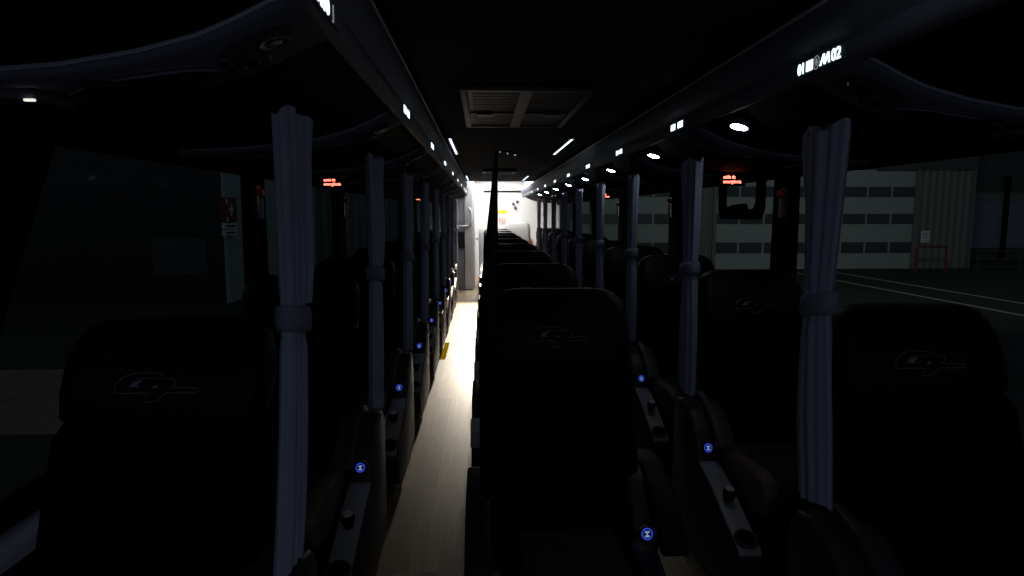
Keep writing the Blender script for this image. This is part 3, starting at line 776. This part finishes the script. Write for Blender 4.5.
# emergency hammers on the pillars
for j, (py, n_) in enumerate(((3.46, 'first'), (5.57, 'second'), (7.74, 'third'))):
    for sd, xw, s in (('left', WL, -1), ('right', WR, 1)):
        t = thing('emergency_hammer', 'red and white emergency hammer on the %s pillar of the %s windows' % (n_, sd), 'hammer', (xw - s * .02, py, 1.40), 'emergency hammers on the pillars')
        bm = B(); box(bm, *sorted((0, -s * .02)), -.03, .03, -.02, .16, .004); obj('holder', bm, M['plastic'], t)
        bm = B(); box(bm, *sorted((-s * .018, -s * .05)), -.028, .028, .105, .14, .006); obj('hammer_head', bm, M['red'], t)
        bm = B(); tube(bm, [(-s * .034, 0, .10), (-s * .036, 0, .06), (-s * .034, 0, -.01)], [.008, .010, .011], 8); obj('handle', bm, M['tray'], t, smooth=True)

# ------------------------------------------------------------------ outside
G = -1.3
bm = B(); box(bm, -60, 70, -30, 80, G - .1, G); struct('ground_outside', bm, M['asphalt'])
bm = B(); box(bm, -14, -4.9, 7.9, 11.3, G, G + .012); struct('trim_paving', bm, M['paver'])
for i, x in enumerate((14.47, 16.4)):
    bm = B(); box(bm, x - .07, x + .07, 8, 29.5, G, G + .01); struct('trim_road_line_%d' % (i + 1), bm, M['line'])

lb_ = thing('tiled_building', 'tiled building outside the left windows, shaded front coloured dark, lit side coloured pale', 'building', (-14, 25, G))
bm = B(); box(bm, -8, 6.2, -5.15, -5.05, 0, 9); obj('shaded_facade', bm, M['tile_shaded'], lb_)
bm = B(); box(bm, 6.15, 6.25, -5.2, 5.2, 0, 9); obj('lit_side_wall', bm, M['tile_lit'], lb_)
bm = B(); box(bm, -8, 6.2, -5.1, 5, 8.9, 9.1); obj('roof', bm, M['fascia'], lb_)
for (x0, x1, z0, z1) in ((-1.6, -.2, 1.1, 2.2), (4.0, 5.6, .9, 2.0), (-.6, .8, 3.1, 4.1)):
    bm = B(); box(bm, x0, x1, -5.17, -5.14, z0, z1); obj('window_panel', bm, M['gpane'], lb_)
ps = thing('arrow_sign', 'red and white arrow sign with text plates on the lit tiled corner outside', 'sign', (-7.68, 19.82, .75))
bm = B(); box(bm, -.02, .06, -.5, .5, .42, 1.15); obj('red_panel', bm, M['signred'], ps)
bm = B(); prism(bm, [(-.1, .74), (.06, .74), (.0, .60), (.07, .60), (.2, .79), (.07, .98), (.0, .98), (.06, .84), (-.1, .84)], 'x', .06, .075); obj('white_arrow', bm, M['signwhite'], ps)
for z0, z1 in ((.95, 1.1), (.43, .56)):
    bm = B(); box(bm, .055, .07, -.32, -.2, z0, z1); obj('white_mark', bm, M['signwhite'], ps)
for z0, z1 in ((.22, .38), (.02, .18)):
    bm = B(); box(bm, -.02, .06, -.5, .48, z0, z1); pl = obj('text_plate', bm, M['signwhite'], ps)
    bm = B(); box(bm, .058, .066, -.36, .34, (z0 + z1) / 2 - .03, (z0 + z1) / 2 + .03); obj('dark_text_line', bm, M['ink'], pl)

gb = thing('garage_building', 'grey corrugated garage building with pale sectional doors outside the right windows', 'building', (10, 31, G))
def corrug(x0, x1, z0, z1, y=0.):
    bm = B(); pts = []; x = x0; k = 0
    while x < x1:
        pts.append((x, y + (.0 if k % 4 in (0, 1) else .06))); x += .09; k += 1
    pts.append((x1, y)); poly = pts + [(x1, y + .2), (x0, y + .2)]
    prism(bm, poly, 'z', z0, z1); return bm
for x0, x1 in ((11.55, 14.4), (-.5, 1.3), (-18, -5.4)):
    obj('corrugated_wall', corrug(x0, x1, 0, 9), M['corr'], gb)
bm = B(); box(bm, -18, 14.4, -.05, .2, 4.85, 9); obj('fascia', bm, M['fascia'], gb)
bm = B(); box(bm, 14.3, 14.4, 0, 8, 0, 9); obj('corner_wall', bm, M['corr'], gb)
for d0, d1 in ((6.45, 11.4), (1.3, 6.25), (-5.4, -.5)):
    bm = B(); box(bm, d0, d1, .02, .12, 0, 4.8)
    for z in (1.3, 2.6, 3.9): box(bm, d0, d1, .005, .03, z - .02, z + .02)
    d = obj('garage_door', bm, M['gdoor'], gb)
    for z0, z1 in ((.78, 1.32), (2.22, 2.72), (3.54, 4.04)):
        n_ = 4; w_ = (d1 - d0) / n_
        for k in range(n_):
            bm = B(); box(bm, d0 + k * w_ + .05, d0 + (k + 1) * w_ - .05, -.0, .03, z0, z1); obj('pane', bm, M['gpane'], d)
    for xx in (d0, d1):
        bm = B(); box(bm, xx - .09, xx + .09, -.08, .1, 0, 4.85); obj('door_post', bm, M['corr'], gb)
sg = thing('wall_notice', 'small white notice on the corrugated wall beside the garage door outside', 'notice', (21.95, 30.95, .0))
bm = B(); box(bm, -.22, .22, -.03, 0, 0, .58, .005); obj('notice_plate', bm, M['signwhite'], sg)
for z in (.12, .24, .36, .46):
    bm = B(); box(bm, -.16, .16, -.034, -.028, z - .015, z + .015); obj('text_line', bm, M['ink'], sg)
bm = B(); tube(bm, [(20.2, 29, G), (20.2, 29, -.2), (20.24, 29, -.13), (20.3, 29, -.1), (21.55, 29, -.1), (21.62, 29, -.13), (21.66, 29, -.2), (21.66, 29, G)], .05, 8)
tag(obj('barrier_hoop', bm, M['signred'], smooth=True), 'red tubular barrier hoop standing before the corrugated wall outside', 'barrier')
rb = thing('depot_building', 'dim depot building with pale blue window bays beyond the outside railing', 'building', (33, 38, G))
bm = B(); box(bm, -8.5, 14, .1, .3, 0, 9); obj('depot_wall', bm, M['fascia'], rb)
for x0, x1 in ((-3.6, -1.25), (-1.0, 1.6), (1.85, 4.4)):
    bm = B(); box(bm, x0, x1, .02, .1, .65, 3.6); b_ = obj('window_bay', bm, M['rpane'], rb)
    bm = B(); box(bm, x0, x1, -.01, .03, 3.55, 4.0); obj('bay_header', bm, M['corr'], b_)
bm = B(); box(bm, -1.22, -1.06, -.2, .1, 0, 5); obj('dark_column', bm, M['hole'], rb)
rg = thing('railing', 'low dark metal railing outside beyond the corrugated corner', 'railing', (24.0, 30, G))
bm = B()
for z in (.95, .55, .2): tube(bm, [(-.2, 0, z), (4, -1.2, z), (9, -2.8, z)], .03, 6)
obj('rails', bm, M['fascia'], rg)
for k in range(6):
    bm = B(); tube(bm, [(k * 1.7, -.5 * k, 0), (k * 1.7, -.5 * k, 1.0)], .035, 6); obj('post', bm, M['fascia'], rg)

# ------------------------------------------------------------------ light, camera
w = bpy.data.worlds.new('dusk'); SC.world = w; w.use_nodes = True
bg = w.node_tree.nodes['Background']; bg.inputs['Color'].default_value = (.55, .66, .80, 1); bg.inputs['Strength'].default_value = .075
for nm, loc, en, sz, col, tgt in (('garage_fill_light', (8, 12, 6.5), 105, 1.2, (.92, 1., .93), (17, 31, .5)),):  # unseen area light added to brighten the garage front
    l = bpy.data.lights.new(nm, 'AREA'); l.energy = en; l.size = sz; l.color = col; l.spread = radians(110)
    o = bpy.data.objects.new(nm, l); COL.objects.link(o); o.location = loc
    o.rotation_euler = (Vector(tgt) - Vector(loc)).to_track_quat('-Z', 'Y').to_euler()

l = bpy.data.lights.new('aisle_floor_fill', 'SPOT'); l.energy = 1350; l.color = (1., .88, .72); l.shadow_soft_size = .10  # unseen spot added to brighten the aisle floor
l.spot_size = radians(50); l.spot_blend = .6
o = bpy.data.objects.new('aisle_floor_fill', l); COL.objects.link(o); o.location = (.02, 11.5, 2.1)
o.rotation_euler = (Vector((-.28, 8.55, 0)) - o.location).to_track_quat('-Z', 'Y').to_euler()
l = bpy.data.lights.new('front_fill_light', 'POINT'); l.energy = 4.4; l.color = (.78, .85, 1.); l.shadow_soft_size = .12  # unseen light added behind the camera for panels and curtains
o = bpy.data.objects.new('front_fill_light', l); COL.objects.link(o); o.location = (.23, -.7, 1.6)

F = 640.; vx, vy = 483., 214.
pitch = atan((288 - vy) / F); yaw = atan((512 - vx) / F * cos(pitch))
c = bpy.data.cameras.new('camera'); c.sensor_width = 36; c.lens = 36 * F / 1024; c.clip_start = .02; c.clip_end = 300
co = bpy.data.objects.new('camera', c); COL.objects.link(co); co.location = (0, 0, 1.41)
co.rotation_euler = (pi / 2 - pitch, 0, -yaw)
SC.camera = co
SC.view_settings.view_transform = 'Standard'; SC.view_settings.look = 'None'; SC.view_settings.gamma = 1; SC.view_settings.exposure = 0
SC.view_settings.use_curve_mapping = False
SC.cycles.use_denoising = True
SC.cycles.max_bounces = 8; SC.cycles.diffuse_bounces = 4; SC.cycles.glossy_bounces = 3; SC.cycles.transparent_max_bounces = 16
SC.cycles.sample_clamp_indirect = 4
